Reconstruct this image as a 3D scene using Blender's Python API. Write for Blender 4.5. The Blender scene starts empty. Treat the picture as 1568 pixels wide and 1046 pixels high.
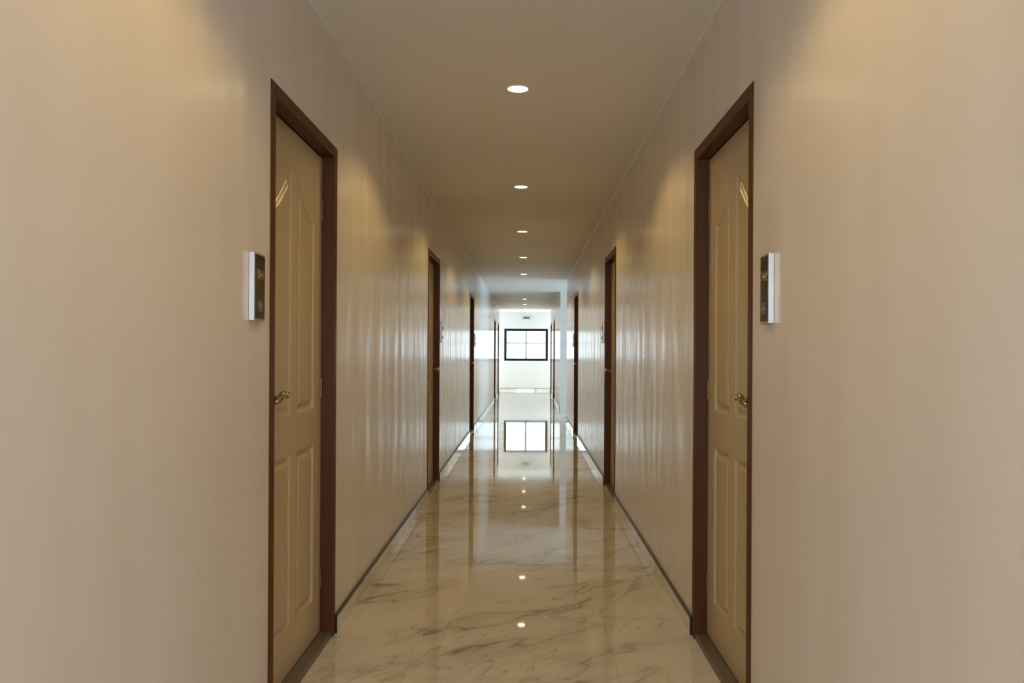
import bpy, bmesh, math
from mathutils import Vector, Matrix

# ---------------- dimensions (metres) ----------------
XL, XR = -0.814, 0.716       # corridor wall planes
XC = (XL+XR)/2
CEIL = 2.51
Y0, Y1 = -2.8, 26.2          # corridor ends
T = 0.16                     # wall thickness
DH = 2.067                   # door frame height
DOORS_L = [(2.585, 3.485), (6.74, 7.64), (11.75, 12.65), (20.6, 21.5), (23.2, 24.1)]
DOORS_R = [(2.585, 3.485), (6.55, 7.45), (11.3, 12.2), (20.6, 21.5), (23.2, 24.1)]
# side passages: (side, y0, y1, end x, light watts)
PASSAGES = [(1, 14.5, 17.3, 4.4, 125, (.40, .66, 1.0)), (1, 24.5, 26.2, 2.6, 76, (.60, .80, 1.0)), (-1, 24.5, 26.2, -2.7, 76, (.60, .80, 1.0))]  # end pair is made up: unseen passages added to brighten the end wall

scene = bpy.context.scene
scene.view_settings.view_transform = 'Standard'
scene.view_settings.look = 'None'
scene.view_settings.exposure = 0.0

# ---------------- materials ----------------
def new_mat(name, color, rough=0.5, metal=0.0, spec=0.5, coat=0.0):
    m = bpy.data.materials.new(name); m.use_nodes = True
    b = m.node_tree.nodes['Principled BSDF']
    b.inputs['Base Color'].default_value = (*color, 1)
    b.inputs['Roughness'].default_value = rough
    b.inputs['Metallic'].default_value = metal
    b.inputs['Specular IOR Level'].default_value = spec
    b.inputs['Coat Weight'].default_value = coat
    return m

def N(nt, t, **kw):
    n = nt.nodes.new(t)
    for k, v in kw.items():
        setattr(n, k, v)
    return n

def wall_material():
    m = new_mat('wall_paint', (0.76, 0.70, 0.655), 0.21, spec=0.36)
    nt = m.node_tree; b = nt.nodes['Principled BSDF']; L = nt.links
    tc = N(nt, 'ShaderNodeTexCoord')
    mp = N(nt, 'ShaderNodeMapping'); mp.inputs['Scale'].default_value = (4.5, 4.5, 1.3)
    L.new(tc.outputs['Object'], mp.inputs['Vector'])
    n1 = N(nt, 'ShaderNodeTexNoise'); n1.inputs['Scale'].default_value = 1.0
    n1.inputs['Detail'].default_value = 1.0; n1.inputs['Roughness'].default_value = 0.4
    L.new(mp.outputs[0], n1.inputs['Vector'])
    n2 = N(nt, 'ShaderNodeTexNoise'); n2.inputs['Scale'].default_value = 160.0
    n2.inputs['Detail'].default_value = 2.0
    L.new(tc.outputs['Object'], n2.inputs['Vector'])
    b1 = N(nt, 'ShaderNodeBump'); b1.inputs['Strength'].default_value = 1.0
    b1.inputs['Distance'].default_value = 0.0086
    L.new(n1.outputs['Fac'], b1.inputs['Height'])
    b2 = N(nt, 'ShaderNodeBump'); b2.inputs['Strength'].default_value = 0.15
    b2.inputs['Distance'].default_value = 0.0005
    L.new(n2.outputs['Fac'], b2.inputs['Height']); L.new(b1.outputs[0], b2.inputs['Normal'])
    L.new(b2.outputs[0], b.inputs['Normal'])
    return m

def ceiling_material():
    m = new_mat('ceiling_paint', (0.82, 0.78, 0.71), 0.6, spec=0.3)
    nt = m.node_tree; b = nt.nodes['Principled BSDF']; L = nt.links
    tc = N(nt, 'ShaderNodeTexCoord')
    n = N(nt, 'ShaderNodeTexNoise'); n.inputs['Scale'].default_value = 220
    L.new(tc.outputs['Object'], n.inputs['Vector'])
    bp = N(nt, 'ShaderNodeBump'); bp.inputs['Strength'].default_value = .2; bp.inputs['Distance'].default_value = .0006
    L.new(n.outputs['Fac'], bp.inputs['Height']); L.new(bp.outputs[0], b.inputs['Normal'])
    return m

def marble_material(name='marble_tile', joints=True):
    m = new_mat(name, (0.7, 0.6, 0.45), 0.03, spec=0.85)
    nt = m.node_tree; b = nt.nodes['Principled BSDF']; L = nt.links
    tc = N(nt, 'ShaderNodeTexCoord')
    def ridge(rot, sc, scale, dist, width, loc, det=5):
        mp = N(nt, 'ShaderNodeMapping')
        mp.inputs['Scale'].default_value = sc
        mp.inputs['Location'].default_value = loc
        mr = N(nt, 'ShaderNodeMapping'); mr.inputs['Rotation'].default_value = (0, 0, rot)
        L.new(tc.outputs['Object'], mr.inputs['Vector'])
        L.new(mr.outputs[0], mp.inputs['Vector'])
        n = N(nt, 'ShaderNodeTexNoise'); n.inputs['Scale'].default_value = scale
        n.inputs['Detail'].default_value = det; n.inputs['Roughness'].default_value = .5
        n.inputs['Distortion'].default_value = dist
        L.new(mp.outputs[0], n.inputs['Vector'])
        s = N(nt, 'ShaderNodeMath', operation='SUBTRACT'); s.inputs[1].default_value = .5
        L.new(n.outputs['Fac'], s.inputs[0])
        a = N(nt, 'ShaderNodeMath', operation='ABSOLUTE'); L.new(s.outputs[0], a.inputs[0])
        r = N(nt, 'ShaderNodeMapRange'); r.interpolation_type = 'SMOOTHSTEP'
        r.inputs['From Min'].default_value = 0; r.inputs['From Max'].default_value = width
        r.inputs['To Min'].default_value = 1; r.inputs['To Max'].default_value = 0
        L.new(a.outputs[0], r.inputs['Value'])
        return r.outputs['Result']
    v1 = ridge(math.radians(-40), (0.9, 2.4, 1), 1.4, 0.5, 0.024, (3, 1, 0), 3.5)
    v2 = ridge(math.radians(-52), (1.1, 3.0, 1), 2.1, 0.8, 0.020, (9, 4, 0), 3)
    v3 = ridge(math.radians(-40), (0.9, 2.4, 1), 1.4, 0.5, 0.11, (3, 1, 0), 3.5)
    v4 = ridge(math.radians(-30), (1.0, 2.0, 1), 3.2, 1.0, 0.022, (1, 7, 0), 3)
    nm = N(nt, 'ShaderNodeTexNoise'); nm.inputs['Scale'].default_value = 2.0; nm.inputs['Detail'].default_value = 3
    L.new(tc.outputs['Object'], nm.inputs['Vector'])
    mr = N(nt, 'ShaderNodeMapRange'); mr.inputs['From Min'].default_value = .36; mr.inputs['From Max'].default_value = .60
    L.new(nm.outputs['Fac'], mr.inputs['Value'])
    def mul(a, c):
        x = N(nt, 'ShaderNodeMath', operation='MULTIPLY'); L.new(a, x.inputs[0])
        if isinstance(c, float): x.inputs[1].default_value = c
        else: L.new(c, x.inputs[1])
        return x.outputs[0]
    def mx(a, c):
        x = N(nt, 'ShaderNodeMath', operation='MAXIMUM'); L.new(a, x.inputs[0]); L.new(c, x.inputs[1]); return x.outputs[0]
    f = mx(mx(mul(mul(v1, mr.outputs[0]), 0.78), mul(mul(v2, mr.outputs[0]), 0.55)), mul(mul(v3, mr.outputs[0]), 0.32))
    f = mx(f, mul(mul(v4, mr.outputs[0]), 0.26))
    mix = N(nt, 'ShaderNodeMix', data_type='RGBA')
    mix.inputs['A'].default_value = (0.76, 0.70, 0.59, 1)
    mix.inputs['B'].default_value = (0.26, 0.225, 0.15, 1)
    L.new(f, mix.inputs['Factor'])
    col = mix.outputs['Result']
    if joints:
        sep = N(nt, 'ShaderNodeSeparateXYZ'); L.new(tc.outputs['Object'], sep.inputs[0])
        def joint(sock, off, size):
            a = N(nt, 'ShaderNodeMath', operation='ADD'); a.inputs[1].default_value = off; L.new(sock, a.inputs[0])
            p = N(nt, 'ShaderNodeMath', operation='PINGPONG'); p.inputs[1].default_value = size/2; L.new(a.outputs[0], p.inputs[0])
            c = N(nt, 'ShaderNodeMath', operation='LESS_THAN'); c.inputs[1].default_value = 0.0013; L.new(p.outputs[0], c.inputs[0])
            return c.outputs[0]
        j = mx(joint(sep.outputs['X'], 0.449+8.0, 0.8), joint(sep.outputs['Y'], 8.3, 0.8))
        m2 = N(nt, 'ShaderNodeMix', data_type='RGBA'); L.new(mul(j, 0.35), m2.inputs['Factor'])
        L.new(col, m2.inputs['A']); m2.inputs['B'].default_value = (.25, .2, .14, 1)
        col = m2.outputs['Result']
    L.new(col, b.inputs['Base Color'])
    return m

def wood_material(name, c1, c2, rough, spec=.5):
    m = new_mat(name, c1, rough, spec=spec)
    nt = m.node_tree; b = nt.nodes['Principled BSDF']; L = nt.links
    tc = N(nt, 'ShaderNodeTexCoord')
    mp = N(nt, 'ShaderNodeMapping'); mp.inputs['Scale'].default_value = (30, 30, 1.5)
    L.new(tc.outputs['Object'], mp.inputs['Vector'])
    n = N(nt, 'ShaderNodeTexNoise'); n.inputs['Scale'].default_value = 1; n.inputs['Detail'].default_value = 4
    L.new(mp.outputs[0], n.inputs['Vector'])
    mix = N(nt, 'ShaderNodeMix', data_type='RGBA')
    mix.inputs['A'].default_value = (*c1, 1); mix.inputs['B'].default_value = (*c2, 1)
    L.new(n.outputs['Fac'], mix.inputs['Factor']); L.new(mix.outputs['Result'], b.inputs['Base Color'])
    return m

M_WALL = wall_material()
M_CEIL = ceiling_material()
M_FLOOR = marble_material()
M_SKIRT = marble_material('marble_skirting', False)
M_FRAME = wood_material('door_frame_wood', (0.060, 0.018, 0.004), (0.105, 0.034, 0.009), 0.42, .18)
M_LEAF = wood_material('door_leaf_paint', (0.54, 0.43, 0.27), (0.56, 0.445, 0.285), 0.30, .38)
M_SILL = new_mat('door_sill_stone', (0.14, 0.11, 0.085), 0.35)
M_BLACK = new_mat('black_trim', (0.012, 0.012, 0.012), 0.3)
M_WINFR = new_mat('window_frame_black', (0.008, 0.014, 0.016), 0.5, spec=.2)
M_WINBAR = new_mat('window_bar_grey', (0.30, 0.36, 0.38), 0.5)
M_SILVER = new_mat('brushed_aluminium', (0.50, 0.50, 0.52), 0.38, metal=0.85)
M_GLOSSBLK = new_mat('black_acrylic', (0.022, 0.017, 0.012), 0.12, coat=.3)
M_BRASS = new_mat('antique_brass', (0.45, 0.33, 0.18), 0.28, metal=1)
M_HINGE = new_mat('hinge_bronze', (0.16, 0.08, 0.04), 0.35, metal=.8)
M_STEEL = new_mat('handle_bronze', (0.42, 0.33, 0.22), 0.18, metal=1)
M_WHITE = new_mat('white_plastic', (0.8, 0.8, 0.78), 0.4)
M_GREYPL = new_mat('grey_plastic', (0.12, 0.12, 0.12), 0.4)
M_CORN = new_mat('cornice_white', (0.85, 0.83, 0.78), 0.4)

m = bpy.data.materials.new('lamp_glow'); m.use_nodes = True
b = m.node_tree.nodes['Principled BSDF']
b.inputs['Emission Color'].default_value = (1, .86, .62, 1); b.inputs['Emission Strength'].default_value = 9
M_LAMP = m

m = bpy.data.materials.new('window_glass'); m.use_nodes = True
nt = m.node_tree; nt.nodes.clear()
o = N(nt, 'ShaderNodeOutputMaterial'); mx_ = N(nt, 'ShaderNodeMixShader'); mx_.inputs[0].default_value = .06
t = N(nt, 'ShaderNodeBsdfTransparent'); t.inputs[0].default_value = (.95, .98, .97, 1)
g = N(nt, 'ShaderNodeBsdfGlossy'); g.inputs['Roughness'].default_value = .02
nt.links.new(t.outputs[0], mx_.inputs[1]); nt.links.new(g.outputs[0], mx_.inputs[2]); nt.links.new(mx_.outputs[0], o.inputs[0])
M_GLASS = m

# ---------------- mesh helpers ----------------
def add_box(bm, x0, x1, y0, y1, z0, z1, mi=0):
    x0, x1 = min(x0, x1), max(x0, x1)
    vs = [bm.verts.new(p) for p in [(x0,y0,z0),(x1,y0,z0),(x1,y1,z0),(x0,y1,z0),(x0,y0,z1),(x1,y0,z1),(x1,y1,z1),(x0,y1,z1)]]
    for f in [(0,3,2,1),(4,5,6,7),(0,1,5,4),(1,2,6,5),(2,3,7,6),(3,0,4,7)]:
        fc = bm.faces.new([vs[i] for i in f]); fc.material_index = mi

def obj_from_bm(bm, name, mats, parent=None, bevel=0.0, smooth=False, loc=(0,0,0), rotz=0):
    me = bpy.data.meshes.new(name)
    bm.normal_update(); bm.to_mesh(me); bm.free()
    for mt in mats: me.materials.append(mt)
    if smooth:
        for p in me.polygons: p.use_smooth = True
    ob = bpy.data.objects.new(name, me); scene.collection.objects.link(ob)
    ob.location = loc; ob.rotation_euler = (0, 0, rotz)
    if parent: ob.parent = parent
    if bevel > 0:
        md = ob.modifiers.new('bevel', 'BEVEL'); md.width = bevel; md.segments = 2; md.limit_method = 'ANGLE'
    return ob

def boxes(name, lst, mats, parent=None, bevel=0.0):
    bm = bmesh.new()
    for bx in lst: add_box(bm, *bx)
    return obj_from_bm(bm, name, mats, parent, bevel)

def empty(name):
    e = bpy.data.objects.new(name, None); scene.collection.objects.link(e); return e

# ---------------- room shell ----------------
def wall_segments(xa, xb, doors, passages):
    out = []; ops = [(d[0], d[1], DH) for d in doors] + [(p[1], p[2], CEIL) for p in passages]
    ops.sort(); y = Y0
    for (a, c, h) in ops:
        out.append((xa, xb, y, a, 0, CEIL))
        if h < CEIL: out.append((xa, xb, a, c, h, CEIL))
        y = c
    if y < Y1-.01: out.append((xa, xb, y, Y1, 0, CEIL))
    return out
PL = [p for p in PASSAGES if p[0] < 0]; PR = [p for p in PASSAGES if p[0] > 0]
boxes('wall_left', wall_segments(XL-T, XL, DOORS_L, PL), [M_WALL])
boxes('wall_right', wall_segments(XR, XR+T, DOORS_R, PR), [M_WALL])

floor_b = [(XL-T, XR+T, Y0-T, Y1+T, -0.1, 0)]
ceil_b = [(XL-T, XR+T, Y0-T, Y1+T, CEIL, CEIL+0.1)]
win_n = 3
def area_light(name, loc, rot, sx, sy, watts, col):
    ld = bpy.data.lights.new(name, 'AREA'); ld.shape = 'RECTANGLE'; ld.size = sx; ld.size_y = sy
    ld.energy = watts; ld.color = col
    o = bpy.data.objects.new(name, ld); scene.collection.objects.link(o); o.location = loc; o.rotation_euler = rot
PROF_P, PROF_H, PROF_C = 0.010, 0.080, 0.011
bbp = []
for (s, a, c, xe, watts, col) in PASSAGES:
    xi = XR+T if s > 0 else XL-T
    tag = 'passage_%d' % (win_n-2)
    boxes('wall_%s_near' % tag, [(xi, xe, a-T, a, 0, CEIL)], [M_WALL])
    boxes('wall_%s_far' % tag, [(xi, xe, c, c+T, 0, CEIL)], [M_WALL])
    sy0, sy1, z0, z1 = a+.2, c-.2, .5, 2.3
    boxes('wall_%s_end' % tag, [(xe, xe+s*T, a-T, sy0, 0, CEIL), (xe, xe+s*T, sy1, c+T, 0, CEIL), (xe, xe+s*T, sy0, sy1, 0, z0), (xe, xe+s*T, sy0, sy1, z1, CEIL)], [M_WALL])
    floor_b.append((xi, xe+s*T, a-T, c+T, -0.1, 0)); ceil_b.append((xi, xe+s*T, a-T, c+T, CEIL, CEIL+.1))
    e = empty('window_%d' % win_n); f = .05; xc = xe+s*.08; xm = (sy0+sy1)/2  # windows of the end pair are added for their light
    boxes('frame', [(xc-.03, xc+.03, sy0, sy0+f, z0, z1), (xc-.03, xc+.03, sy1-f, sy1, z0, z1), (xc-.03, xc+.03, sy0+f, sy1-f, z0, z0+f),
                    (xc-.03, xc+.03, sy0+f, sy1-f, z1-f, z1), (xc-.02, xc+.02, xm-.02, xm+.02, z0+f, z1-f)], [M_WINFR], e)
    boxes('glass', [(xc-.002, xc+.002, sy0+f, sy1-f, z0+f, z1-f)], [M_GLASS], e)
    area_light('daylight_%s' % tag, (xe+s*.15, xm, (z0+z1)/2), (0, s*math.pi/2, 0), z1-z0, sy1-sy0, watts, col)  # in the end pair, an added light aimed at the end-wall zone
    bbp += [(xi, xe, c-.010, c, 0, .069, 0), (xi, xe, c-.0115, c, .069, .08, 1)]
    win_n += 1
boxes('baseboard_passage', bbp, [M_SKIRT, M_BLACK])
boxes('floor', floor_b, [M_FLOOR])
boxes('ceiling', ceil_b, [M_CEIL])

def wall_with_window_y(name, y0, y1, wx0, wx1, wz0, wz1):
    xa, xb = XL-T, XR+T
    boxes(name, [(xa, wx0, y0, y1, 0, CEIL), (wx1, xb, y0, y1, 0, CEIL), (wx0, wx1, y0, y1, 0, wz0), (wx0, wx1, y0, y1, wz1, CEIL)], [M_WALL])
WX0, WX1, WZ0, WZ1 = -0.71, 0.69, 0.955, 1.985
wall_with_window_y('wall_end', Y1, Y1+T, WX0, WX1, WZ0, WZ1)
BX0, BX1, BZ0, BZ1 = -0.68, 0.58, 0.3, 2.35
wall_with_window_y('wall_back', Y0-T, Y0, BX0, BX1, BZ0, BZ1)

def baseboard(name, s, xw, doors, passages):
    ops = sorted([(d[0], d[1]) for d in doors] + [(p[1], p[2]) for p in passages]); y = Y0; l = []
    P, H, C = PROF_P, PROF_H, PROF_C
    def seg(a, c):
        l.append((xw, xw - s*P, a+.006, c-.006, 0, H-C, 0))
        l.append((xw, xw - s*(P+.0015), a+.006, c-.006, H-C, H, 1))
        l.append((xw, xw - s*(P+.0015), a, a+.006, 0, H, 1)); l.append((xw, xw - s*(P+.0015), c-.006, c, 0, H, 1))
    for (a, c) in ops:
        seg(y, a); y = c
    if y < Y1-.01: seg(y, Y1)
    boxes(name, l, [M_SKIRT, M_BLACK])
baseboard('baseboard_left', -1, XL, DOORS_L, PL)
baseboard('baseboard_right', 1, XR, DOORS_R, PR)
boxes('baseboard_end', [(XL-T, XR+T, Y1-.010, Y1, 0, .069, 0), (XL-T, XR+T, Y1-.0115, Y1, .069, .08, 1)], [M_SKIRT, M_BLACK])
def trim(name, xa, xb, passages):
    y = Y0; l = []
    for p in sorted(passages, key=lambda q: q[1]):
        l.append((xa, xb, y, p[1], CEIL-.009, CEIL)); y = p[2]
    if y < Y1-.01: l.append((xa, xb, y, Y1, CEIL-.009, CEIL))
    boxes(name, l, [M_CORN])
trim('trim_1', XL, XL+.006, PL)
trim('trim_2', XR-.006, XR, PR)

# ---------------- windows ----------------
def window_y(name, x0, x1, z0, z1, yc):
    e = empty(name); f = .075
    y0, y1 = yc-.03, yc+.03
    boxes('frame', [(x0, x0+f, y0, y1, z0, z1), (x1-f, x1, y0, y1, z0, z1), (x0+f, x1-f, y0, y1, z0, z0+f), (x0+f, x1-f, y0, y1, z1-f, z1)], [M_WINFR], e)
    xm = (x0+x1)/2; zm = z0+(z1-z0)*.56; h = .026; k = .017
    boxes('mullions', [(xm-h, xm+h, yc-.02, yc+.02, z0+f, z1-f), (x0+f, xm-h, yc-.008, yc+.008, zm-k, zm+k), (xm+h, x1-f, yc-.008, yc+.008, zm-k, zm+k)], [M_WINBAR], e)
    boxes('glass', [(x0+f, x1-f, yc-.002, yc+.002, z0+f, z1-f)], [M_GLASS], e)
window_y('window_1', WX0, WX1, WZ0, WZ1, Y1+.03)
window_y('window_2', BX0, BX1, BZ0, BZ1, Y0-.08)
area_light('daylight_back', ((BX0+BX1)/2, Y0-.15, (BZ0+BZ1)/2), (math.pi/2, 0, 0), BX1-BX0, BZ1-BZ0, 100, (.86, .88, 1.0))

# ---------------- door leaf (moulded panels) ----------------
LW, LH, LT = 0.80, 1.987, 0.038     # leaf width, height, thickness
def panel_height(u, v):
    W = LW/2
    best = -1
    for (ua, ub) in ((-W+.115, -.035), (.035, W-.115)):
        um = max(abs(ua), abs(ub))
        for (va, vb, arch) in ((0.155, 0.80, 0), (0.935, 1.85, 1)):
            d = min(u-ua, ub-u, v-va)
            if arch:
                t = min(1, abs(u)/um)
                top = vb - .15*(0.5-0.5*math.cos(math.pi*t))
                sl = .15*.5*math.pi/um*math.sin(math.pi*t)
                d = min(d, (top-v)/math.sqrt(1+sl*sl))
            else:
                d = min(d, vb-v)
            best = max(best, d)
    d = best
    if d <= 0: return 0
    if d < .006: return .0015*(d/.006)
    if d < .016: return .0015-.0125*((d-.006)/.010)
    if d < .024: return -.011
    if d < .046:
        t = (d-.024)/.022; return -.011+.010*(t*t*(3-2*t))
    return -.001
def make_leaf_mesh():
    bm = bmesh.new(); step = .005
    nu = int(round(LW/step)); nv = int(round(LH/step))
    g = [[bm.verts.new((panel_height(-LW/2+i*step, j*step), -LW/2+i*LW/nu, j*LH/nv)) for i in range(nu+1)] for j in range(nv+1)]
    for j in range(nv):
        for i in range(nu):
            bm.faces.new((g[j][i], g[j][i+1], g[j+1][i+1], g[j+1][i])).smooth = True
    add_box(bm, -LT, -.013, -LW/2, LW/2, 0, LH)
    e = .0001
    add_box(bm, -.02, -e, -LW/2-.0005, -LW/2, 0, LH); add_box(bm, -.02, -e, LW/2, LW/2+.0005, 0, LH)
    me = bpy.data.meshes.new('leaf'); bm.normal_update(); bm.to_mesh(me); bm.free()
    me.materials.append(M_LEAF)
    return me
LEAF = make_leaf_mesh()

def curve_tube(name, pts, radii, mat, parent):
    cu = bpy.data.curves.new(name, 'CURVE'); cu.dimensions = '3D'; cu.bevel_depth = 1.0; cu.bevel_resolution = 5
    cu.use_fill_caps = True
    sp = cu.splines.new('NURBS'); sp.points.add(len(pts)-1); sp.use_endpoint_u = True; sp.order_u = 3
    for p, q, r in zip(sp.points, pts, radii): p.co = (*q, 1); p.radius = r
    cu.materials.append(mat)
    ob = bpy.data.objects.new(name, cu); scene.collection.objects.link(ob); ob.parent = parent
    return ob

def cyl_x(bm, x0, x1, y, z, r, n=28, mi=0):
    a = [bm.verts.new((x0, y+r*math.cos(2*math.pi*i/n), z+r*math.sin(2*math.pi*i/n))) for i in range(n)]
    c = [bm.verts.new((x1, y+r*math.cos(2*math.pi*i/n), z+r*math.sin(2*math.pi*i/n))) for i in range(n)]
    for i in range(n):
        j = (i+1) % n; f = bm.faces.new((a[i], a[j], c[j], c[i])); f.material_index = mi
    f1 = bm.faces.new(a[::-1]); f2 = bm.faces.new(c); f1.material_index = mi; f2.material_index = mi

def make_door(n, side, xw, y0, y1, latch_near=True):
    e = empty('door_%d' % n); J = .047
    out = lambda d: xw + side*d
    rec = .050
    def bx(d0, d1, ya, yb, za, zb, mi=0):
        a, c = sorted((out(d0), out(d1))); return (a, c, ya, yb, za, zb, mi)
    S = .022
    fr = [bx(-.004, .11, y0, y0+J, 0, DH), bx(-.004, .11, y1-J, y1, 0, DH), bx(-.004, .11, y0+J, y1-J, DH-J, DH)]
    fr += [bx(rec+LT+.002, .11, y0+J, y0+J+.014, S, DH-J), bx(rec+LT+.002, .11, y1-J-.014, y1-J, S, DH-J), bx(rec+LT+.002, .11, y0+J+.014, y1-J-.014, DH-J-.014, DH-J)]
    boxes('frame', fr, [M_FRAME], e, .003)
    boxes('sill', [bx(0.0, .11, y0+J, y1-J, 0, S)], [M_SILL], e, .002)
    leaf = bpy.data.objects.new('leaf', LEAF); scene.collection.objects.link(leaf); leaf.parent = e
    leaf.location = (out(rec), (y0+y1)/2, S+.006)
    leaf.rotation_euler = (0, 0, 0 if side < 0 else math.pi)
    hy = y0+J+.060 if latch_near else y1-J-.060
    dr = 1 if latch_near else -1; hz = 1.045
    bm = bmesh.new()
    for d0, d1, r in [(rec+.001, rec-.008, .027), (rec-.008, rec-.014, .021), (rec-.014, rec-.046, .0105)]:
        cyl_x(bm, out(d0), out(d1), hy, hz, r)
    bmesh.ops.recalc_face_normals(bm, faces=bm.faces)
    obj_from_bm(bm, 'handle_rose', [M_STEEL], e, .002)
    xh = out(rec-.052)
    curve_tube('handle_lever', [(out(rec-.040), hy-dr*.014, hz-.012), (xh, hy-dr*.004, hz-.006), (xh, hy+dr*.025, hz+.016), (xh, hy+dr*.06, hz+.014), (xh, hy+dr*.090, hz+.000), (out(rec-.044), hy+dr*.122, hz+.012)],
               [.009, .0115, .011, .0095, .008, .0065], M_STEEL, e)
    yh = y1-J if latch_near else y0+J
    bm = bmesh.new()
    for zc in (.25, 1.05, 1.80):
        for k in range(5):
            n_ = 12; r = .0045
            za, zb = zc-.04+k*.016+.0008, zc-.04+(k+1)*.016-.0008
            cx, cy = out(rec-.002), yh - (.003 if latch_near else -.003)
            A = [bm.verts.new((cx+r*math.cos(2*math.pi*i/n_), cy+r*math.sin(2*math.pi*i/n_), za)) for i in range(n_)]
            B = [bm.verts.new((cx+r*math.cos(2*math.pi*i/n_), cy+r*math.sin(2*math.pi*i/n_), zb)) for i in range(n_)]
            for i in range(n_):
                bm.faces.new((A[i], A[(i+1) % n_], B[(i+1) % n_], B[i]))
            bm.faces.new(A[::-1]); bm.faces.new(B)
    obj_from_bm(bm, 'hinges', [M_HINGE], e)

def make_sign(side, xw, ya, yb, z0, z1, num):
    e = empty('room_number_sign')
    out = lambda d: xw - side*d
    def bx(d0, d1, y0, y1, a0, a1, mi=0):
        a, c = sorted((out(d0), out(d1))); return (a, c, y0, y1, a0, a1, mi)
    boxes('housing', [bx(0, .017, ya, yb, z0, z1)], [M_SILVER], e, .0015)
    boxes('face_plate', [bx(.017, .0185, ya+.006, yb-.006, z0+.007, z1-.007)], [M_GLOSSBLK], e, .0005)
    zc = (z0+z1)/2; yc = (ya+yb)/2
    boxes('card_slot', [bx(.0185, .0195, yc-.018, yc+.018, z0+.028, z0+.062)], [M_GREYPL], e, .0004)
    bm = bmesh.new(); cyl_x(bm, out(.0195), out(.0215), yc, z0+.045, .011)
    bmesh.ops.recalc_face_normals(bm, faces=bm.faces)
    obj_from_bm(bm, 'bell_button', [M_BRASS], e)
    cu = bpy.data.curves.new('number', 'FONT'); cu.body = num; cu.size = .044; cu.extrude = .0008
    cu.align_x = 'CENTER'; cu.align_y = 'CENTER'; cu.materials.append(M_BRASS)
    t = bpy.data.objects.new('number', cu); scene.collection.objects.link(t); t.parent = e
    t.location = (out(.0193), yc, zc+.035)
    t.rotation_euler = (math.pi/2, 0, math.pi/2 if side < 0 else -math.pi/2)

k = 1
for i, (a, c) in enumerate(DOORS_L):
    make_door(k, -1, XL, a, c, latch_near=(i == 0)); k += 1
for i, (a, c) in enumerate(DOORS_R):
    make_door(k, 1, XR, a, c, latch_near=(i == 0)); k += 1
make_sign(-1, XL, 2.389, 2.486, 1.292, 1.494, '301')
make_sign(1, XR, 2.361, 2.443, 1.290, 1.495, '302')
for i in (1, 2):
    a, c = DOORS_L[i]; make_sign(-1, XL, c+.06, c+.16, 1.30, 1.50, str(301+2*i))
    a, c = DOORS_R[i]; make_sign(1, XR, c+.06, c+.16, 1.30, 1.50, str(302+2*i))

# ---------------- recessed downlights ----------------
LY = [1.67, 4.04, 6.42, 8.78, 11.14, 13.5, 19.7, 21.9, 24.1]
def ring(bm, prof, n=40):
    rings = []
    for (r, z) in prof:
        rings.append([bm.verts.new((r*math.cos(2*math.pi*i/n), r*math.sin(2*math.pi*i/n), z)) for i in range(n)])
    for A, B in zip(rings, rings[1:]):
        for i in range(n):
            bm.faces.new((A[i], A[(i+1) % n], B[(i+1) % n], B[i])).smooth = True
    return rings
for y in LY:
    e = empty('recessed_downlight'); e.location = (XC, y, CEIL)
    bm = bmesh.new(); ring(bm, [(.062, 0), (.060, -.004), (.054, -.005), (.050, -.003)])
    obj_from_bm(bm, 'trim_ring', [M_WHITE], e)
    bm = bmesh.new(); r = ring(bm, [(.051, -.0032), (.030, -.0045), (.010, -.005)]); bm.faces.new(r[-1])
    obj_from_bm(bm, 'diffuser', [M_LAMP], e)
    ld = bpy.data.lights.new('lamp', 'SPOT'); ld.energy = 17.5; ld.color = (1, .68, .21)
    ld.spot_size = math.radians(142); ld.spot_blend = .32; ld.shadow_soft_size = .04
    lo = bpy.data.objects.new('lamp', ld); scene.collection.objects.link(lo); lo.parent = e
    lo.location = (0, 0, -.06)

# ---------------- emergency light on the end wall ----------------
e = empty('emergency_light'); ez = 2.28; ex = 0.0
boxes('battery_box', [(ex-.085, ex+.085, Y1-.05, Y1, ez-.05, ez+.02)], [M_WHITE], e, .006)
for s, nm in ((-1, 'head_1'), (1, 'head_2')):
    bm = bmesh.new(); n = 20; R = Matrix.Rotation(math.radians(90), 4, 'X')
    bmesh.ops.create_cone(bm, cap_ends=True, segments=n, radius1=.045, radius2=.028, depth=.06, matrix=Matrix.Translation((ex+s*.055, Y1-.06, ez+.055)) @ R)
    bmesh.ops.create_cone(bm, cap_ends=True, segments=10, radius1=.008, radius2=.008, depth=.04, matrix=Matrix.Translation((ex+s*.055, Y1-.03, ez+.03)))
    obj_from_bm(bm, nm, [M_GREYPL], e)

# ---------------- daylight ----------------
w = bpy.data.worlds.new('World'); scene.world = w; w.use_nodes = True
bg = w.node_tree.nodes['Background']
bg.inputs['Color'].default_value = (0.78, 0.90, 1.0, 1); bg.inputs['Strength'].default_value = 5
ld = bpy.data.lights.new('daylight_portal_end', 'AREA'); ld.shape = 'RECTANGLE'; ld.size = WX1-WX0; ld.size_y = WZ1-WZ0
ld.cycles.is_portal = True
o = bpy.data.objects.new('daylight_portal_end', ld); scene.collection.objects.link(o)
o.location = ((WX0+WX1)/2, Y1+.10, (WZ0+WZ1)/2); o.rotation_euler = (-math.pi/2, 0, 0)

# ---------------- camera ----------------
cd = bpy.data.cameras.new('camera'); cam = bpy.data.objects.new('camera', cd); scene.collection.objects.link(cam)
cd.sensor_width = 36; cd.lens = 28.7
cd.shift_x = -22/1568; cd.shift_y = 18/1568
cd.clip_start = .05; cd.clip_end = 200
cam.location = (0, 0, 1.2)
cam.rotation_euler = (math.pi/2, -math.radians(.3), 0)
scene.camera = cam
